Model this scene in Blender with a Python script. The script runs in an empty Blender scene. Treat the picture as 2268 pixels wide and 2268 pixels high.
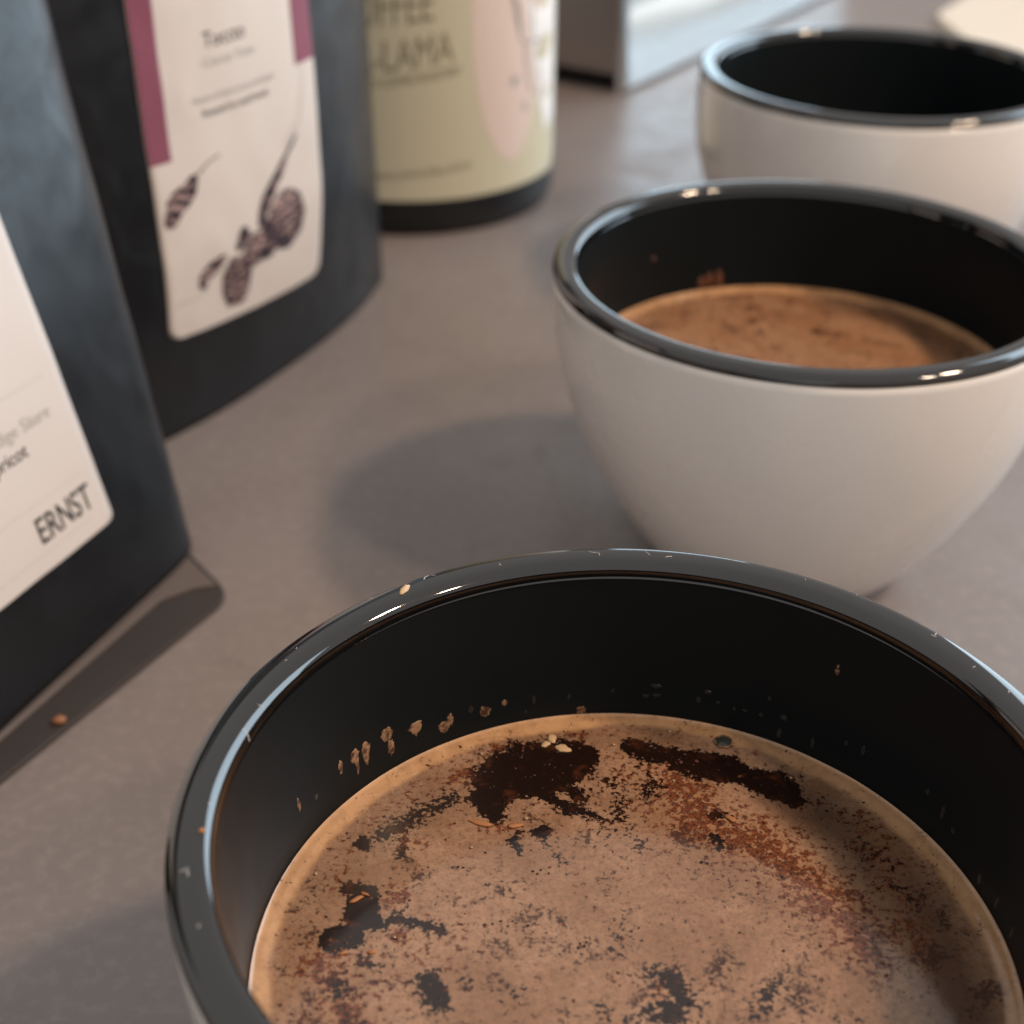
import bpy, bmesh, math, random
import numpy as np
from mathutils import Vector, Matrix

random.seed(4)
rng = np.random.default_rng(11)
SC = bpy.context.scene
COL = SC.collection
MM = 0.001
PI = math.pi
R = math.radians

# ------------------------------------------------------------------ camera
CAM_Z = 160.3
cam_d = bpy.data.cameras.new("camera")
cam_d.sensor_fit = 'HORIZONTAL'
cam_d.sensor_width = 36.0
cam_d.lens = 36.0 * 3234.2 / 2268.0
cam_d.clip_start = 0.005
cam_d.clip_end = 20.0
cam_d.dof.use_dof = True
cam_d.dof.focus_distance = 0.175
cam_d.dof.aperture_fstop = 20.5
cam_d.dof.aperture_blades = 0
cam = bpy.data.objects.new("camera", cam_d)
COL.objects.link(cam)
pitch, roll = 0.5527, 0.0072
fw = Vector((0, math.cos(pitch), -math.sin(pitch)))
rt = Vector((1, 0, 0))
up = Vector((0, math.sin(pitch), math.cos(pitch)))
rt2 = rt * math.cos(roll) + up * math.sin(roll)
up2 = up * math.cos(roll) - rt * math.sin(roll)
M = Matrix((rt2, up2, -fw)).transposed().to_4x4()
M.translation = Vector((0, 0, CAM_Z * MM))
cam.matrix_world = M
SC.camera = cam

# ------------------------------------------------------------------ world and lamps
world = bpy.data.worlds.new("World")
SC.world = world
world.use_nodes = True
bg = world.node_tree.nodes["Background"]
bg.inputs[0].default_value = (0.90, 0.855, 0.825, 1)
bg.inputs[1].default_value = 0.60


def lamp(name, kind, loc, energy, color, target=(0.04, 0.25, 0.03), **kw):
    d = bpy.data.lights.new(name, kind)
    d.energy = energy
    d.color = color
    for k, v in kw.items():
        setattr(d, k, v)
    o = bpy.data.objects.new(name, d)
    COL.objects.link(o)
    o.location = loc
    o.rotation_euler = (Vector(target) - Vector(loc)).to_track_quat('-Z', 'Y').to_euler()
    return o


# two warm pendant bulbs over the right of the table
lamp("pendant_bulb", 'POINT', (0.80, 0.13, 1.06), 36.0, (1.0, 0.74, 0.53), shadow_soft_size=0.06)
lamp("pendant_bulb", 'POINT', (0.92, -0.38, 1.14), 24.0, (1.0, 0.75, 0.55), shadow_soft_size=0.06)
# cool daylight window beyond the right end of the table
lamp("daylight_window", 'AREA', (2.05, 1.60, 0.95), 84.0, (0.66, 0.85, 1.0), target=(0.05, 0.25, 0.95),
     shape='RECTANGLE', size=2.6, size_y=2.6)

SC.view_settings.view_transform = 'Standard'
SC.view_settings.look = 'None'
SC.view_settings.exposure = 0.0
SC.view_settings.gamma = 1.0
SC.view_settings.use_curve_mapping = False
SC.cycles.use_denoising = True
SC.cycles.max_bounces = 8


# ------------------------------------------------------------------ helpers
def link(o, parent=None):
    COL.objects.link(o)
    if parent is not None:
        o.parent = parent
    return o


def tag(o, label=None, cat=None, group=None, kind=None):
    if label: o["label"] = label
    if cat: o["category"] = cat
    if group: o["group"] = group
    if kind: o["kind"] = kind
    return o


def empty(name, loc_mm, rz=0.0):
    o = bpy.data.objects.new(name, None)
    o.empty_display_size = 0.02
    o.location = [c * MM for c in loc_mm]
    o.rotation_euler = (0, 0, rz)
    return link(o)


def mesh_obj(name, verts, faces, mat, parent=None, smooth=True, scale=MM):
    me = bpy.data.meshes.new(name)
    me.from_pydata([tuple(c * scale for c in v) for v in verts], [], faces)
    me.update()
    if smooth:
        me.polygons.foreach_set("use_smooth", [True] * len(me.polygons))
    if mat: me.materials.append(mat)
    o = bpy.data.objects.new(name, me)
    return link(o, parent)


def recalc(o):
    bm = bmesh.new(); bm.from_mesh(o.data)
    bmesh.ops.recalc_face_normals(bm, faces=bm.faces)
    bm.to_mesh(o.data); bm.free()


def lathe(name, prof, mat, parent=None, seg=200):
    """prof: (r, z) from outside bottom on; poles where r == 0."""
    verts, rows, faces = [], [], []
    for r, z in prof:
        if r <= 1e-6:
            rows.append([len(verts)]); verts.append((0, 0, z))
        else:
            rows.append(list(range(len(verts), len(verts) + seg)))
            for i in range(seg):
                a = 2 * PI * i / seg
                verts.append((r * math.cos(a), r * math.sin(a), z))
    for a, b in zip(rows, rows[1:]):
        for i in range(seg):
            j = (i + 1) % seg
            if len(a) == 1 and len(b) == 1: continue
            if len(a) == 1: faces.append((a[0], b[j], b[i]))
            elif len(b) == 1: faces.append((a[i], a[j], b[0]))
            else: faces.append((a[i], a[j], b[j], b[i]))
    return mesh_obj(name, verts, faces, mat, parent)


class NT:
    """small node-tree writer"""
    def __init__(s, name):
        s.m = bpy.data.materials.new(name); s.m.use_nodes = True
        s.t = s.m.node_tree; s.n = s.t.nodes
        s.b = s.n["Principled BSDF"]

    def node(s, typ, **kw):
        n = s.n.new(typ)
        for k, v in kw.items(): setattr(n, k, v)
        return n

    def set(s, sock, v):
        if hasattr(v, "node"): s.t.links.new(v, sock)
        else: sock.default_value = v

    def coord(s, scale=(1, 1, 1), kind="Object"):
        tc = s.node("ShaderNodeTexCoord"); mp = s.node("ShaderNodeMapping")
        s.t.links.new(tc.outputs[kind], mp.inputs[0]); mp.inputs["Scale"].default_value = scale
        return mp.outputs[0]

    def noise(s, vec, scale, detail=4, rough=0.55, dist=0.0, lac=2.0):
        n = s.node("ShaderNodeTexNoise")
        s.t.links.new(vec, n.inputs["Vector"])
        n.inputs["Scale"].default_value = scale; n.inputs["Detail"].default_value = detail
        n.inputs["Roughness"].default_value = rough; n.inputs["Distortion"].default_value = dist
        return n.outputs["Fac"]

    def math(s, op, a, b=0.0, c=0.0):
        n = s.node("ShaderNodeMath", operation=op)
        for i, v in enumerate((a, b, c)): s.set(n.inputs[i], v)
        return n.outputs[0]

    def ramp(s, v, lo, hi, a=0.0, b=1.0, smooth=True):
        n = s.node("ShaderNodeMapRange")
        n.interpolation_type = 'SMOOTHSTEP' if smooth else 'LINEAR'
        for i, x in enumerate((v, lo, hi, a, b)): s.set(n.inputs[i], x)
        return n.outputs[0]

    def mix(s, f, a, b):
        n = s.node("ShaderNodeMix", data_type='RGBA')
        s.set(n.inputs[0], f)
        for sock, v in ((n.inputs[6], a), (n.inputs[7], b)):
            s.set(sock, v if hasattr(v, "node") else (*v, 1) if len(v) == 3 else v)
        return n.outputs[2]

    def attr(s, name):
        n = s.node("ShaderNodeAttribute"); n.attribute_name = name
        return n.outputs["Fac"]

    def bump(s, h, strength, dist):
        n = s.node("ShaderNodeBump")
        n.inputs["Strength"].default_value = strength; n.inputs["Distance"].default_value = dist
        s.t.links.new(h, n.inputs["Height"]); s.t.links.new(n.outputs[0], s.b.inputs["Normal"])
        return n

    def out(s, color=None, rough=None, **kw):
        if color is not None: s.set(s.b.inputs["Base Color"], color if hasattr(color, "node") else (*color, 1))
        if rough is not None: s.set(s.b.inputs["Roughness"], rough)
        for k, v in kw.items(): s.set(s.b.inputs[k.replace("_", " ")], v)
        return s.m


# ------------------------------------------------------------------ materials
def m_table():
    w = NT("stone_countertop"); c = w.coord()
    big = w.noise(c, 9, 3, .5, .6)
    mid = w.noise(c, 55, 5, .62, .8)
    fine = w.noise(c, 420, 4, .6)
    stretch = w.noise(w.coord((130, 420, 1)), 1.0, 4, .6, .5)
    col = w.mix(w.ramp(big, .3, .7), (.180, .151, .141), (.218, .185, .174))
    col = w.mix(w.math('MULTIPLY', w.ramp(mid, .52, .76), .38), col, (.135, .108, .100))
    col = w.mix(w.math('MULTIPLY', w.ramp(stretch, .60, .78), .30), col, (.14, .113, .105))
    col = w.mix(w.math('MULTIPLY', w.ramp(fine, .45, .7), .25), col, (.32, .275, .26))
    rough = w.ramp(mid, .3, .7, .40, .52)
    w.bump(w.math('ADD', fine, w.math('MULTIPLY', mid, .6)), .12, .0004)
    return w.out(col, rough, Specular_IOR_Level=.55)


def m_white_glaze():
    w = NT("cream_white_glaze"); c = w.coord()
    n = w.noise(c, 60, 3, .5)
    col = w.mix(n, (.755, .715, .675), (.79, .755, .715))
    sp = w.noise(w.coord(), 900, 2, .5)
    col = w.mix(w.ramp(sp, .80, .84), col, (.35, .28, .22))
    w.bump(w.noise(c, 240, 2, .5), .03, .0003)
    return w.out(col, w.ramp(n, .3, .7, .24, .32), Specular_IOR_Level=.5, Coat_Weight=.7, Coat_Roughness=.07)


def m_black_glaze():
    w = NT("black_glaze"); c = w.coord()
    n = w.noise(c, 110, 4, .6)
    sm = w.noise(w.coord(), 420, 3, .6)
    return w.out(w.mix(sm, (.0038, .0036, .0036), (.0065, .006, .0058)), w.ramp(n, .35, .7, .03, .07), Specular_IOR_Level=1.25)


def m_black_lining():
    w = NT("black_lining"); c = w.coord()
    n = w.noise(c, 70, 4, .6)
    return w.out(w.mix(n, (.0075, .0098, .0112), (.0090, .0116, .0132)), w.ramp(n, .3, .7, .30, .38), Specular_IOR_Level=.10)


def m_foil(name, base, rough, bumpy=.09):
    w = NT(name); c = w.coord()
    a = w.noise(c, 22, 2, .45, .4)
    b = w.noise(c, 150, 4, .6, .4)
    dust = w.noise(c, 1500, 2, .5)
    col = w.mix(w.ramp(dust, .74, .80), base, tuple(min(1, k * 3 + .02) for k in base))
    w.bump(w.math('ADD', a, w.math('MULTIPLY', b, .05)), bumpy, .0035)
    return w.out(col, w.ramp(b, .3, .7, rough - .05, rough + .06), Specular_IOR_Level=.42)


def m_paper(name, col, rough=.55, tint=None):
    w = NT(name); c = w.coord()
    n = w.noise(c, 900, 3, .6); g = w.noise(c, 40, 2, .5)
    cc = w.mix(n, tuple(k * .97 for k in col), col)
    cc = w.mix(w.math('MULTIPLY', g, .10), cc, tint or tuple(k * .9 for k in col))
    w.bump(n, .05, .0002)
    return w.out(cc, rough, Specular_IOR_Level=.35)


def m_drip():
    w = NT("dried_froth"); c = w.coord()
    n = w.noise(c, 900, 4, .65)
    col = w.mix(w.ramp(n, .38, .60), (.06, .028, .016), (.33, .19, .11))
    w.bump(n, .3, .0003)
    return w.out(col, .32, Specular_IOR_Level=.45)


def m_ink(name, col, rough=.6):
    w = NT(name)
    n = w.noise(w.coord(), 1400, 3, .6)
    return w.out(w.mix(n, tuple(k * .85 for k in col), tuple(min(1, k * 1.2) for k in col)), rough, Specular_IOR_Level=.3)


def m_hatched(name, dark, light, scale, rotv):
    """printed engraving: dark hatch lines over a pale tint"""
    w = NT(name)
    tc = w.node("ShaderNodeTexCoord"); mp = w.node("ShaderNodeMapping")
    w.t.links.new(tc.outputs["Object"], mp.inputs[0]); mp.inputs["Rotation"].default_value = rotv
    wv = w.node("ShaderNodeTexWave"); w.t.links.new(mp.outputs[0], wv.inputs["Vector"])
    wv.inputs["Scale"].default_value = scale; wv.inputs["Distortion"].default_value = 5
    wv.inputs["Detail"].default_value = 3; wv.inputs["Detail Scale"].default_value = 2
    n = w.noise(mp.outputs[0], 160, 4, .6)
    f = w.ramp(w.math('ADD', w.math('MULTIPLY', wv.outputs["Fac"], .55), w.math('MULTIPLY', n, .75)), .56, 1.02)
    return w.out(w.mix(f, dark, light), .6, Specular_IOR_Level=.3)


def m_steel(name, base=(.62, .62, .61), rough=.28):
    w = NT(name)
    n = w.noise(w.coord((4, 4, 260)), 1.0, 4, .6)
    w.bump(n, .05, .001)
    return w.out(w.mix(n, tuple(k * .92 for k in base), base), w.ramp(n, .3, .7, rough - .05, rough + .06), Metallic=1.0)


def m_plain(name, col, rough, spec=.5):
    w = NT(name); n = w.noise(w.coord(), 300, 3, .6)
    return w.out(w.mix(n, tuple(k * .85 for k in col), col), rough, Specular_IOR_Level=spec)


def m_coffee(name, foam, foam2, speck):
    """foam and bare coffee, told apart by the mesh's own stain fields"""
    w = NT(name); c = w.coord()
    dark, red, ring, thin = w.attr("dark"), w.attr("red"), w.attr("ring"), w.attr("thin")
    n1 = w.noise(c, 330, 6, .68, .3)
    n2 = w.noise(c, 1150, 5, .65)
    n3 = w.noise(c, 95, 4, .6, .5)
    n4 = w.noise(c, 2600, 3, .6)
    col = w.mix(w.ramp(n3, .32, .68), foam, foam2)
    col = w.mix(w.math('MULTIPLY', w.ramp(n2, .38, .62), .38), col, tuple(k * .55 for k in foam))
    col = w.mix(w.math('MULTIPLY', w.ramp(n4, .45, .72), .40), col, tuple(k * .38 for k in foam))
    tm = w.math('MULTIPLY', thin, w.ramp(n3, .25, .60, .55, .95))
    col = w.mix(tm, col, (.105, .055, .032))  # thin foam, with some of the rim's crescent shadow put into its colour
    col = w.mix(ring, col, w.mix(w.ramp(n1, .38, .62), (.56, .315, .155), (.46, .25, .12)))
    calm = w.math('SUBTRACT', 1.0, w.math('MULTIPLY', ring, .8))
    # cloudy darker froth
    cl = w.noise(c, 170, 6, .7, .8)
    col = w.mix(w.math('MULTIPLY', w.math('MULTIPLY', w.ramp(cl, .52, .70), .45), calm), col, tuple(k * .42 for k in foam))
    # orange glow of thin foam in the gritty parts
    col = w.mix(w.math('MULTIPLY', w.ramp(red, .2, .9), .5), col, (.40, .19, .085))
    # red-brown grit
    g = w.math('ADD', w.math('MULTIPLY', n2, .72), w.math('MULTIPLY', n1, .30))
    rm = w.ramp(w.math('ADD', g, w.math('MULTIPLY', red, .20)), .590, .635)
    rm = w.math('MULTIPLY', rm, calm)
    rc = w.mix(w.ramp(n4, .36, .62), (.045, .012, .006), (.21, .052, .016))
    col = w.mix(w.math('MULTIPLY', rm, .9), col, rc)
    # fine dark specks, in drifts
    n5 = w.noise(c, 1900, 4, .6)
    sp = w.ramp(w.math('ADD', n5, w.math('MULTIPLY', w.math('SUBTRACT', cl, .5), 1.5)), .66 - speck, .72 - speck)
    col = w.mix(w.math('MULTIPLY', w.math('MULTIPLY', sp, calm), .85), col, (.055, .019, .010))
    # bare coffee, frayed at its edges
    nn = w.math('ADD', w.math('MULTIPLY', w.math('SUBTRACT', n1, .5), 1.5), w.math('ADD', w.math('MULTIPLY', w.math('SUBTRACT', n2, .5), 1.7), w.math('MULTIPLY', w.math('SUBTRACT', n5, .5), 1.5)))
    dm = w.ramp(w.math('ADD', dark, nn), .37, .56)
    dc = w.mix(w.ramp(n1, .52, .72), (.014, .0055, .0035), (.075, .022, .009))
    col = w.mix(dm, col, dc)
    rough = w.ramp(dm, 0, 1, .34, .10)
    rough = w.math('ADD', rough, w.math('MULTIPLY', w.ramp(n2, .4, .7), .08))
    h = w.math('SUBTRACT', w.math('ADD', w.math('MULTIPLY', n2, .5), w.math('MULTIPLY', n1, .4)), w.math('MULTIPLY', dm, .45))
    w.bump(h, .28, .0006)
    w.out(col, rough, Specular_IOR_Level=.18)
    w.b.inputs["Coat Weight"].default_value = 1.0
    w.b.inputs["Coat Roughness"].default_value = 0.10
    w.b.inputs["Coat IOR"].default_value = 1.62
    return w.m


TABLE = m_table()
WHITE = m_white_glaze(); BLACK = m_black_glaze(); LINING = m_black_lining()
FOIL = m_foil("black_matte_foil", (.0055, .0064, .0085), .36)
TIN = m_foil("black_soft_film", (.008, .009, .010), .34, .12)
PAPER = m_paper("white_label_paper", (.62, .57, .54))
PAPER2 = m_paper("cream_label_paper", (.64, .575, .53))
GREEN = m_paper("khaki_green_label", (.58, .55, .41), .33)
PURPLE = m_ink("plum_ink", (.225, .068, .105)); PINK_INK = m_paper("blush_print", (.70, .575, .52), .33)
WHITE_SHEEN = m_paper("white_print_sheen", (.84, .84, .84), .3)
INK = m_ink("black_ink", (.030, .028, .028)); GREY_INK = m_ink("grey_ink", (.36, .34, .33))
RULE_INK = m_ink("pale_grey_rule", (.52, .48, .46)); OLIVE_INK = m_ink("olive_ink", (.24, .22, .15))
HATCH = m_hatched("engraved_plum", (.030, .018, .024), (.47, .32, .30), 270, (0.3, .4, .6))
HATCH_D = m_hatched("engraved_dark", (.018, .012, .020), (.11, .07, .08), 270, (0.3, .4, .6))
STEEL_LIT = m_steel("brushed_steel_lit", (.82, .88, .90), .20); STEEL_SHADED = m_steel("brushed_steel_shaded", (.40, .35, .32), .34)  # same steel twice; window and dark-room reflections put into the two colours
RUBBER = m_plain("black_rubber", (.008, .008, .009), .6, .3)
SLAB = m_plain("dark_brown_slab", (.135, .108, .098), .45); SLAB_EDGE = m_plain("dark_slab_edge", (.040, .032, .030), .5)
PALE_SLAB = m_plain("pale_cream_slab", (.74, .66, .55), .5)
CRUMB = m_plain("orange_brown_crumb", (.42, .17, .06), .6); CRUMB_D = m_plain("dull_brown_crumb", (.30, .13, .055), .65)
STRAW = m_plain("straw_chaff", (.62, .42, .24), .6)
LINT = m_plain("pale_lint", (.65, .62, .60), .7)
DRIP = m_drip(); DROP = m_plain("clear_brown_droplet", (.022, .021, .020), .25)
GRIT = m_plain("wet_coffee_grit", (.10, .032, .014), .6); GRIT_D = m_plain("dark_coffee_grit", (.022, .009, .006), .55)
RUST = m_plain("rusty_dried_coffee", (.15, .055, .028), .4)
FROTH = m_plain("pale_froth_film", (.42, .26, .15), .16)
BUBBLE = m_plain("grey_bubble_film", (.045, .047, .043), .08)

# ------------------------------------------------------------------ countertop
def build_table():
    n = 40
    xs = np.linspace(-900, 800, n); ys = np.linspace(-700, 1080, n)
    v = [(x, y, 0) for y in ys for x in xs] + [(x, y, -38) for x, y in ((-900, -700), (800, -700), (800, 1080), (-900, 1080))]
    f = [(j * n + i, j * n + i + 1, (j + 1) * n + i + 1, (j + 1) * n + i) for j in range(n - 1) for i in range(n - 1)]
    b = n * n
    f += [(b + 3, b + 2, b + 1, b)]
    c = [0, n - 1, n * n - 1, n * (n - 1)]
    o = mesh_obj("countertop", v, f, TABLE, smooth=False)
    return tag(o, "brownish grey mottled stone countertop", kind="structure")


build_table()

# ------------------------------------------------------------------ cups
CH = 60.6
INNER = [(42.0, 58.9), (41.95, 58.0), (41.7, 54), (41.4, 48), (41.0, 42), (40.6, 37.5), (39.6, 31), (37.4, 24), (33.6, 16.5), (28, 10), (20, 5.5), (10, 3.6), (0, 3.4)]


def wall_r(z):
    zs = [p[1] for p in INNER][::-1]; rs = [p[0] for p in INNER][::-1]
    return float(np.interp(z, zs, rs))


def smooth_prof(pts, n):
    p = np.array(pts, float); t = np.concatenate([[0], np.cumsum(np.hypot(*np.diff(p, axis=0).T))])
    tt = np.linspace(0, t[-1], n)
    # Catmull-like smoothing by repeated averaging of a dense polyline
    q = np.stack([np.interp(tt, t, p[:, 0]), np.interp(tt, t, p[:, 1])], 1)
    for _ in range(12):
        q[1:-1] = .25 * q[:-2] + .5 * q[1:-1] + .25 * q[2:]
    return [tuple(x) for x in q]


def cup_body(bulge=0.0):
    pts = [(0, 1.6), (19.5, 1.6), (20.6, .3), (22.4, 0.0), (23.6, .7)]
    for i in range(1, 41):
        s = i / 40
        r = 23.9 + (46.4 - 23.9) * (1 - (1 - s) ** 2.12) + bulge * math.sin(PI * min(1, s)) ** 1.2
        pts.append((r, .9 + s * (58.65 - .9)))
    pts.append((45.6, 58.9))
    return pts


def cup_rim():
    pts = [(45.6, 58.45), (46.25, 58.55), (46.44, 58.85)]
    for i in range(1, 40):
        a = PI * i / 40
        c, sn = math.cos(a), math.sin(a)
        pts.append((44.22 + 2.22 * math.copysign(abs(c) ** .72, c), 59.15 + 1.45 * sn ** .72 - .22 * max(0, -c) ** 2 * sn))
    pts += [(41.97, 58.9), (41.8, 58.5)]
    return pts


def make_cup(loc, rz, label, bulge=0.0):
    t = empty("coffee_cup", (*loc, 0), rz)
    tag(t, label, "cup", "black-lined white cups in a row on the countertop")
    lathe("body", cup_body(bulge), WHITE, t)
    lathe("rim", cup_rim(), BLACK, t, 640)
    lathe("lining", smooth_prof(INNER, 60), LINING, t)
    return t


CUPS = [(13.2, 107.7), (53.4, 247.9), (94.4, 380.8)]
cup1 = make_cup(CUPS[0], 0, "nearest white cup with black rim, full of frothy coffee with dark patches")
cup2 = empty("coffee_cup", (*CUPS[1], 0), 0.6)
tag(cup2, "middle white bowl-shaped cup with black rim, half full of orange brown coffee", "cup", cup1["group"])
for ch in list(cup1.children):
    c = ch.copy(); COL.objects.link(c); c.parent = cup2
cup3 = make_cup(CUPS[2], 1.9, "farthest white cup with black lining, looking empty, beside the steel appliance", 1.9)


def blob_verts(rx, ry, rz, n=10, m=6, jitter=.12, tail=0.0):
    v, f = [(0, 0, rz)], []
    for j in range(1, m):
        a = PI * j / m
        for i in range(n):
            b = 2 * PI * i / n
            k = 1 + random.uniform(-jitter, jitter)
            x, y = rx * math.sin(a) * math.cos(b) * k, ry * math.sin(a) * math.sin(b) * k
            if y < 0: y *= 1 + tail; x *= max(.25, 1 - .45 * tail * (-y / (ry * (1 + tail))))
            v.append((x, y, rz * math.cos(a)))
    v.append((0, 0, -rz))
    for i in range(n):
        f.append((0, 1 + i, 1 + (i + 1) % n))
    for j in range(m - 2):
        for i in range(n):
            a, b = 1 + j * n + i, 1 + j * n + (i + 1) % n
            f.append((a, a + n, b + n, b))
    o = 1 + (m - 2) * n; e = len(v) - 1
    for i in range(n):
        f.append((o + i, e, o + (i + 1) % n))
    return v, f


def on_wall(v, ang, z):
    """blob local (x along wall, y up, z inward) to cup space"""
    a = R(ang); er = Vector((math.cos(a), math.sin(a), 0)); et = Vector((-math.sin(a), math.cos(a), 0))
    out = []
    for x, y, h in v:
        r = wall_r(z + y) - h
        aa = a + x / 41.0
        out.append((r * math.cos(aa), r * math.sin(aa), z + y))
    return out


# splashes left on the inside wall of the near cup
for ang, z, w_, h_, tl in [(144.3, 43.3, .30, 1.0, .5), (141.0, 43.6, .62, .8, .9), (140.5, 42.2, .28, 1.5, .4), (138.4, 43.2, .62, 1.2, 1.2), (133.6, 43.6, .72, .9, .6),
                           (132.9, 41.4, .48, 1.1, .9), (127.6, 42.4, .95, .75, 1.5), (121.9, 40.7, .75, .85, .7), (120.6, 41.4, .42, .9, .3),
                           (113.7, 41.0, .62, .9, .3), (110.0, 41.5, .40, .5, .2), (95.7, 38.7, .6, .9, .3), (155.5, 43.8, .24, 1.0, .3)]:
    v, f = blob_verts(w_ * 1.25, h_ * .9, .12, 16, 7, .30, tl * .8)
    mesh_obj("splash_mark", on_wall(v, ang, z), f, DRIP, cup1)
for ang, z, w_, h_ in [(151, 42.4, .5, .45), (116.5, 41.9, .5, .6), (104.5, 41.2, .35, .75), (106, 39.5, .25, .4), (82.3, 42.6, .8, .3), (82, 41.3, .7, .35), (84, 41.0, .5, .3),
                       (74.5, 41.5, .5, .55), (73, 42.8, .6, .35), (71, 41.6, .4, .3), (68, 41.2, .35, .3), (58.9, 42.1, .7, .4), (59.3, 39.6, .45, 1.2),
                       (53, 40.2, .4, 1.1), (63, 41.5, .4, .4), (66, 41.4, .5, .3), (43.7, 42.7, .35, .8), (47, 42.5, .3, .4), (14.4, 39.7, .55, 1.0), (9, 40, .35, 1.1),
                       (26, 42.5, .4, 1.0), (23, 41.5, .5, .4), (3, 40, .4, 1.2), (30, 43.2, .3, .4), (98, 41, .25, .5), (90, 41.6, .3, .35), (62, 44.2, .3, .3), (51, 51.7, .32, .42), (51, 52.4, .22, .3)]:
    v, f = blob_verts(w_ * .9, h_, .07, 12, 6, .32, .3)
    mesh_obj("droplet_mark", on_wall(v, ang, z), f, DRIP if ang == 51 else DROP, cup1)
# splash on the wall of the middle cup
for dx, z, h_ in ((107.5, 41.0, 1.6), (104.5, 41.0, 2.0), (110.0, 40.6, 1.2), (127, 48, .4)):
    v, f = blob_verts(.9 if h_ > 1 else .5, h_, .25, 12, 6, .2, .0)
    mesh_obj("splash_mark", on_wall(v, dx - math.degrees(.6), z), f, RUST, cup2)


def lint_mesh():
    verts, faces = [], []
    spots = [(120.5, 46.0, 2.0, .4), (121.3, 45.6, 1.4, 2.2), (131.5, 45.9, 1.6, 1.0), (94, 44.6, 1.0, 1.2), (93, 44.2, .8, .2), (92.6, 43.6, .5, 2.), (85, 44.3, 1.6, .6), (81.9, 44.1, .9, 1.9),
             (38.2, 45.3, .8, .3), (38, 44.7, .7, 1.8), (29.6, 44.0, .6, .2), (-179.1, 43.1, 1.0, .3), (-176, 43.4, 2.6, 1.45), (-167.3, 44.5, .8, .3), (-166.6, 44.2, .7, 1.6), (109.4, 44.1, .35, .2),
             (165.6, 42.2, .9, 2.7), (160.0, 42.6, .7, .2), (159, 42.9, .6, 1.5), (52, 45.7, .6, .4), (60, 44.8, .3, .4), (72, 45.4, .3, 1.), (23, 44.5, .4, 1.), (-158, 44, .7, 1.1), (150, 44.2, .25, 1), (147, 44.6, .25, 2)]
    for ang, r, L, d in spots:
        a = R(ang); base = np.array([r * math.cos(a), r * math.sin(a)])
        bend = random.uniform(-.7, .7)
        pts = []
        for k in range(5):
            t = (k / 4 - .5) * L
            q = base + np.array([math.cos(d + a + bend * (k / 4 - .5)), math.sin(d + a + bend * (k / 4 - .5))]) * t
            rr = math.hypot(*q)
            t_ = min(1, abs(rr - 44.15) / 2.2) ** (1 / .72); z = 59.15 + 1.45 * math.sqrt(max(0, 1 - t_ * t_)) ** .72 + .03 - (.12 if rr < 44 else 0)
            pts.append((q[0], q[1], z))
        wdt = random.uniform(.025, .05)
        b0 = len(verts)
        for k, (x, y, z) in enumerate(pts):
            nx, ny = -math.sin(d + a), math.cos(d + a)
            verts += [(x + nx * wdt, y + ny * wdt, z), (x, y, z + wdt), (x - nx * wdt, y - ny * wdt, z)]
        for k in range(4):
            i = b0 + k * 3
            faces += [(i, i + 3, i + 4, i + 1), (i + 1, i + 4, i + 5, i + 2)]
    o = mesh_obj("lint", verts, faces, LINT, cup1)
    o["kind"] = "stuff"
    return o


lint_mesh()

# ------------------------------------------------------------------ coffee
def vnoise(x, y, seed):
    r = np.random.default_rng(seed); tab = r.random((256, 256))
    xi, yi = np.floor(x).astype(int), np.floor(y).astype(int)
    fx, fy = x - xi, y - yi
    fx, fy = fx * fx * (3 - 2 * fx), fy * fy * (3 - 2 * fy)
    g = lambda a, b: tab[a & 255, b & 255]
    return (g(xi, yi) * (1 - fx) + g(xi + 1, yi) * fx) * (1 - fy) + (g(xi, yi + 1) * (1 - fx) + g(xi + 1, yi + 1) * fx) * fy


def fbm(x, y, seed, oct=4):
    s, a, t = 0, 1.0, 0
    for o in range(oct):
        s = s + a * vnoise(x * 2 ** o, y * 2 ** o, seed + o); t += a; a *= .55
    return s / t


def field(x, y, caps, grow=0.0):
    """soft union of capsules (x0,y0,x1,y1,r,strength,soft)"""
    out = np.zeros_like(x)
    for x0, y0, x1, y1, r, s, soft in caps:
        dx, dy = x1 - x0, y1 - y0
        soft = soft * 1.55; t = np.clip(((x - x0) * dx + (y - y0) * dy) / (dx * dx + dy * dy + 1e-9), 0, 1)
        d = np.hypot(x - x0 - t * dx, y - y0 - t * dy) - grow
        out = np.maximum(out, s * np.clip((r + soft - d) / (2 * soft), 0, 1))
    return out


def chain(pts, r, s=1.0, soft=.8):
    return [(*a, *b, r, s, soft) for a, b in zip(pts, pts[1:])] if len(pts) > 1 else [(*pts[0], *pts[0], r, s, soft)]


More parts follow.
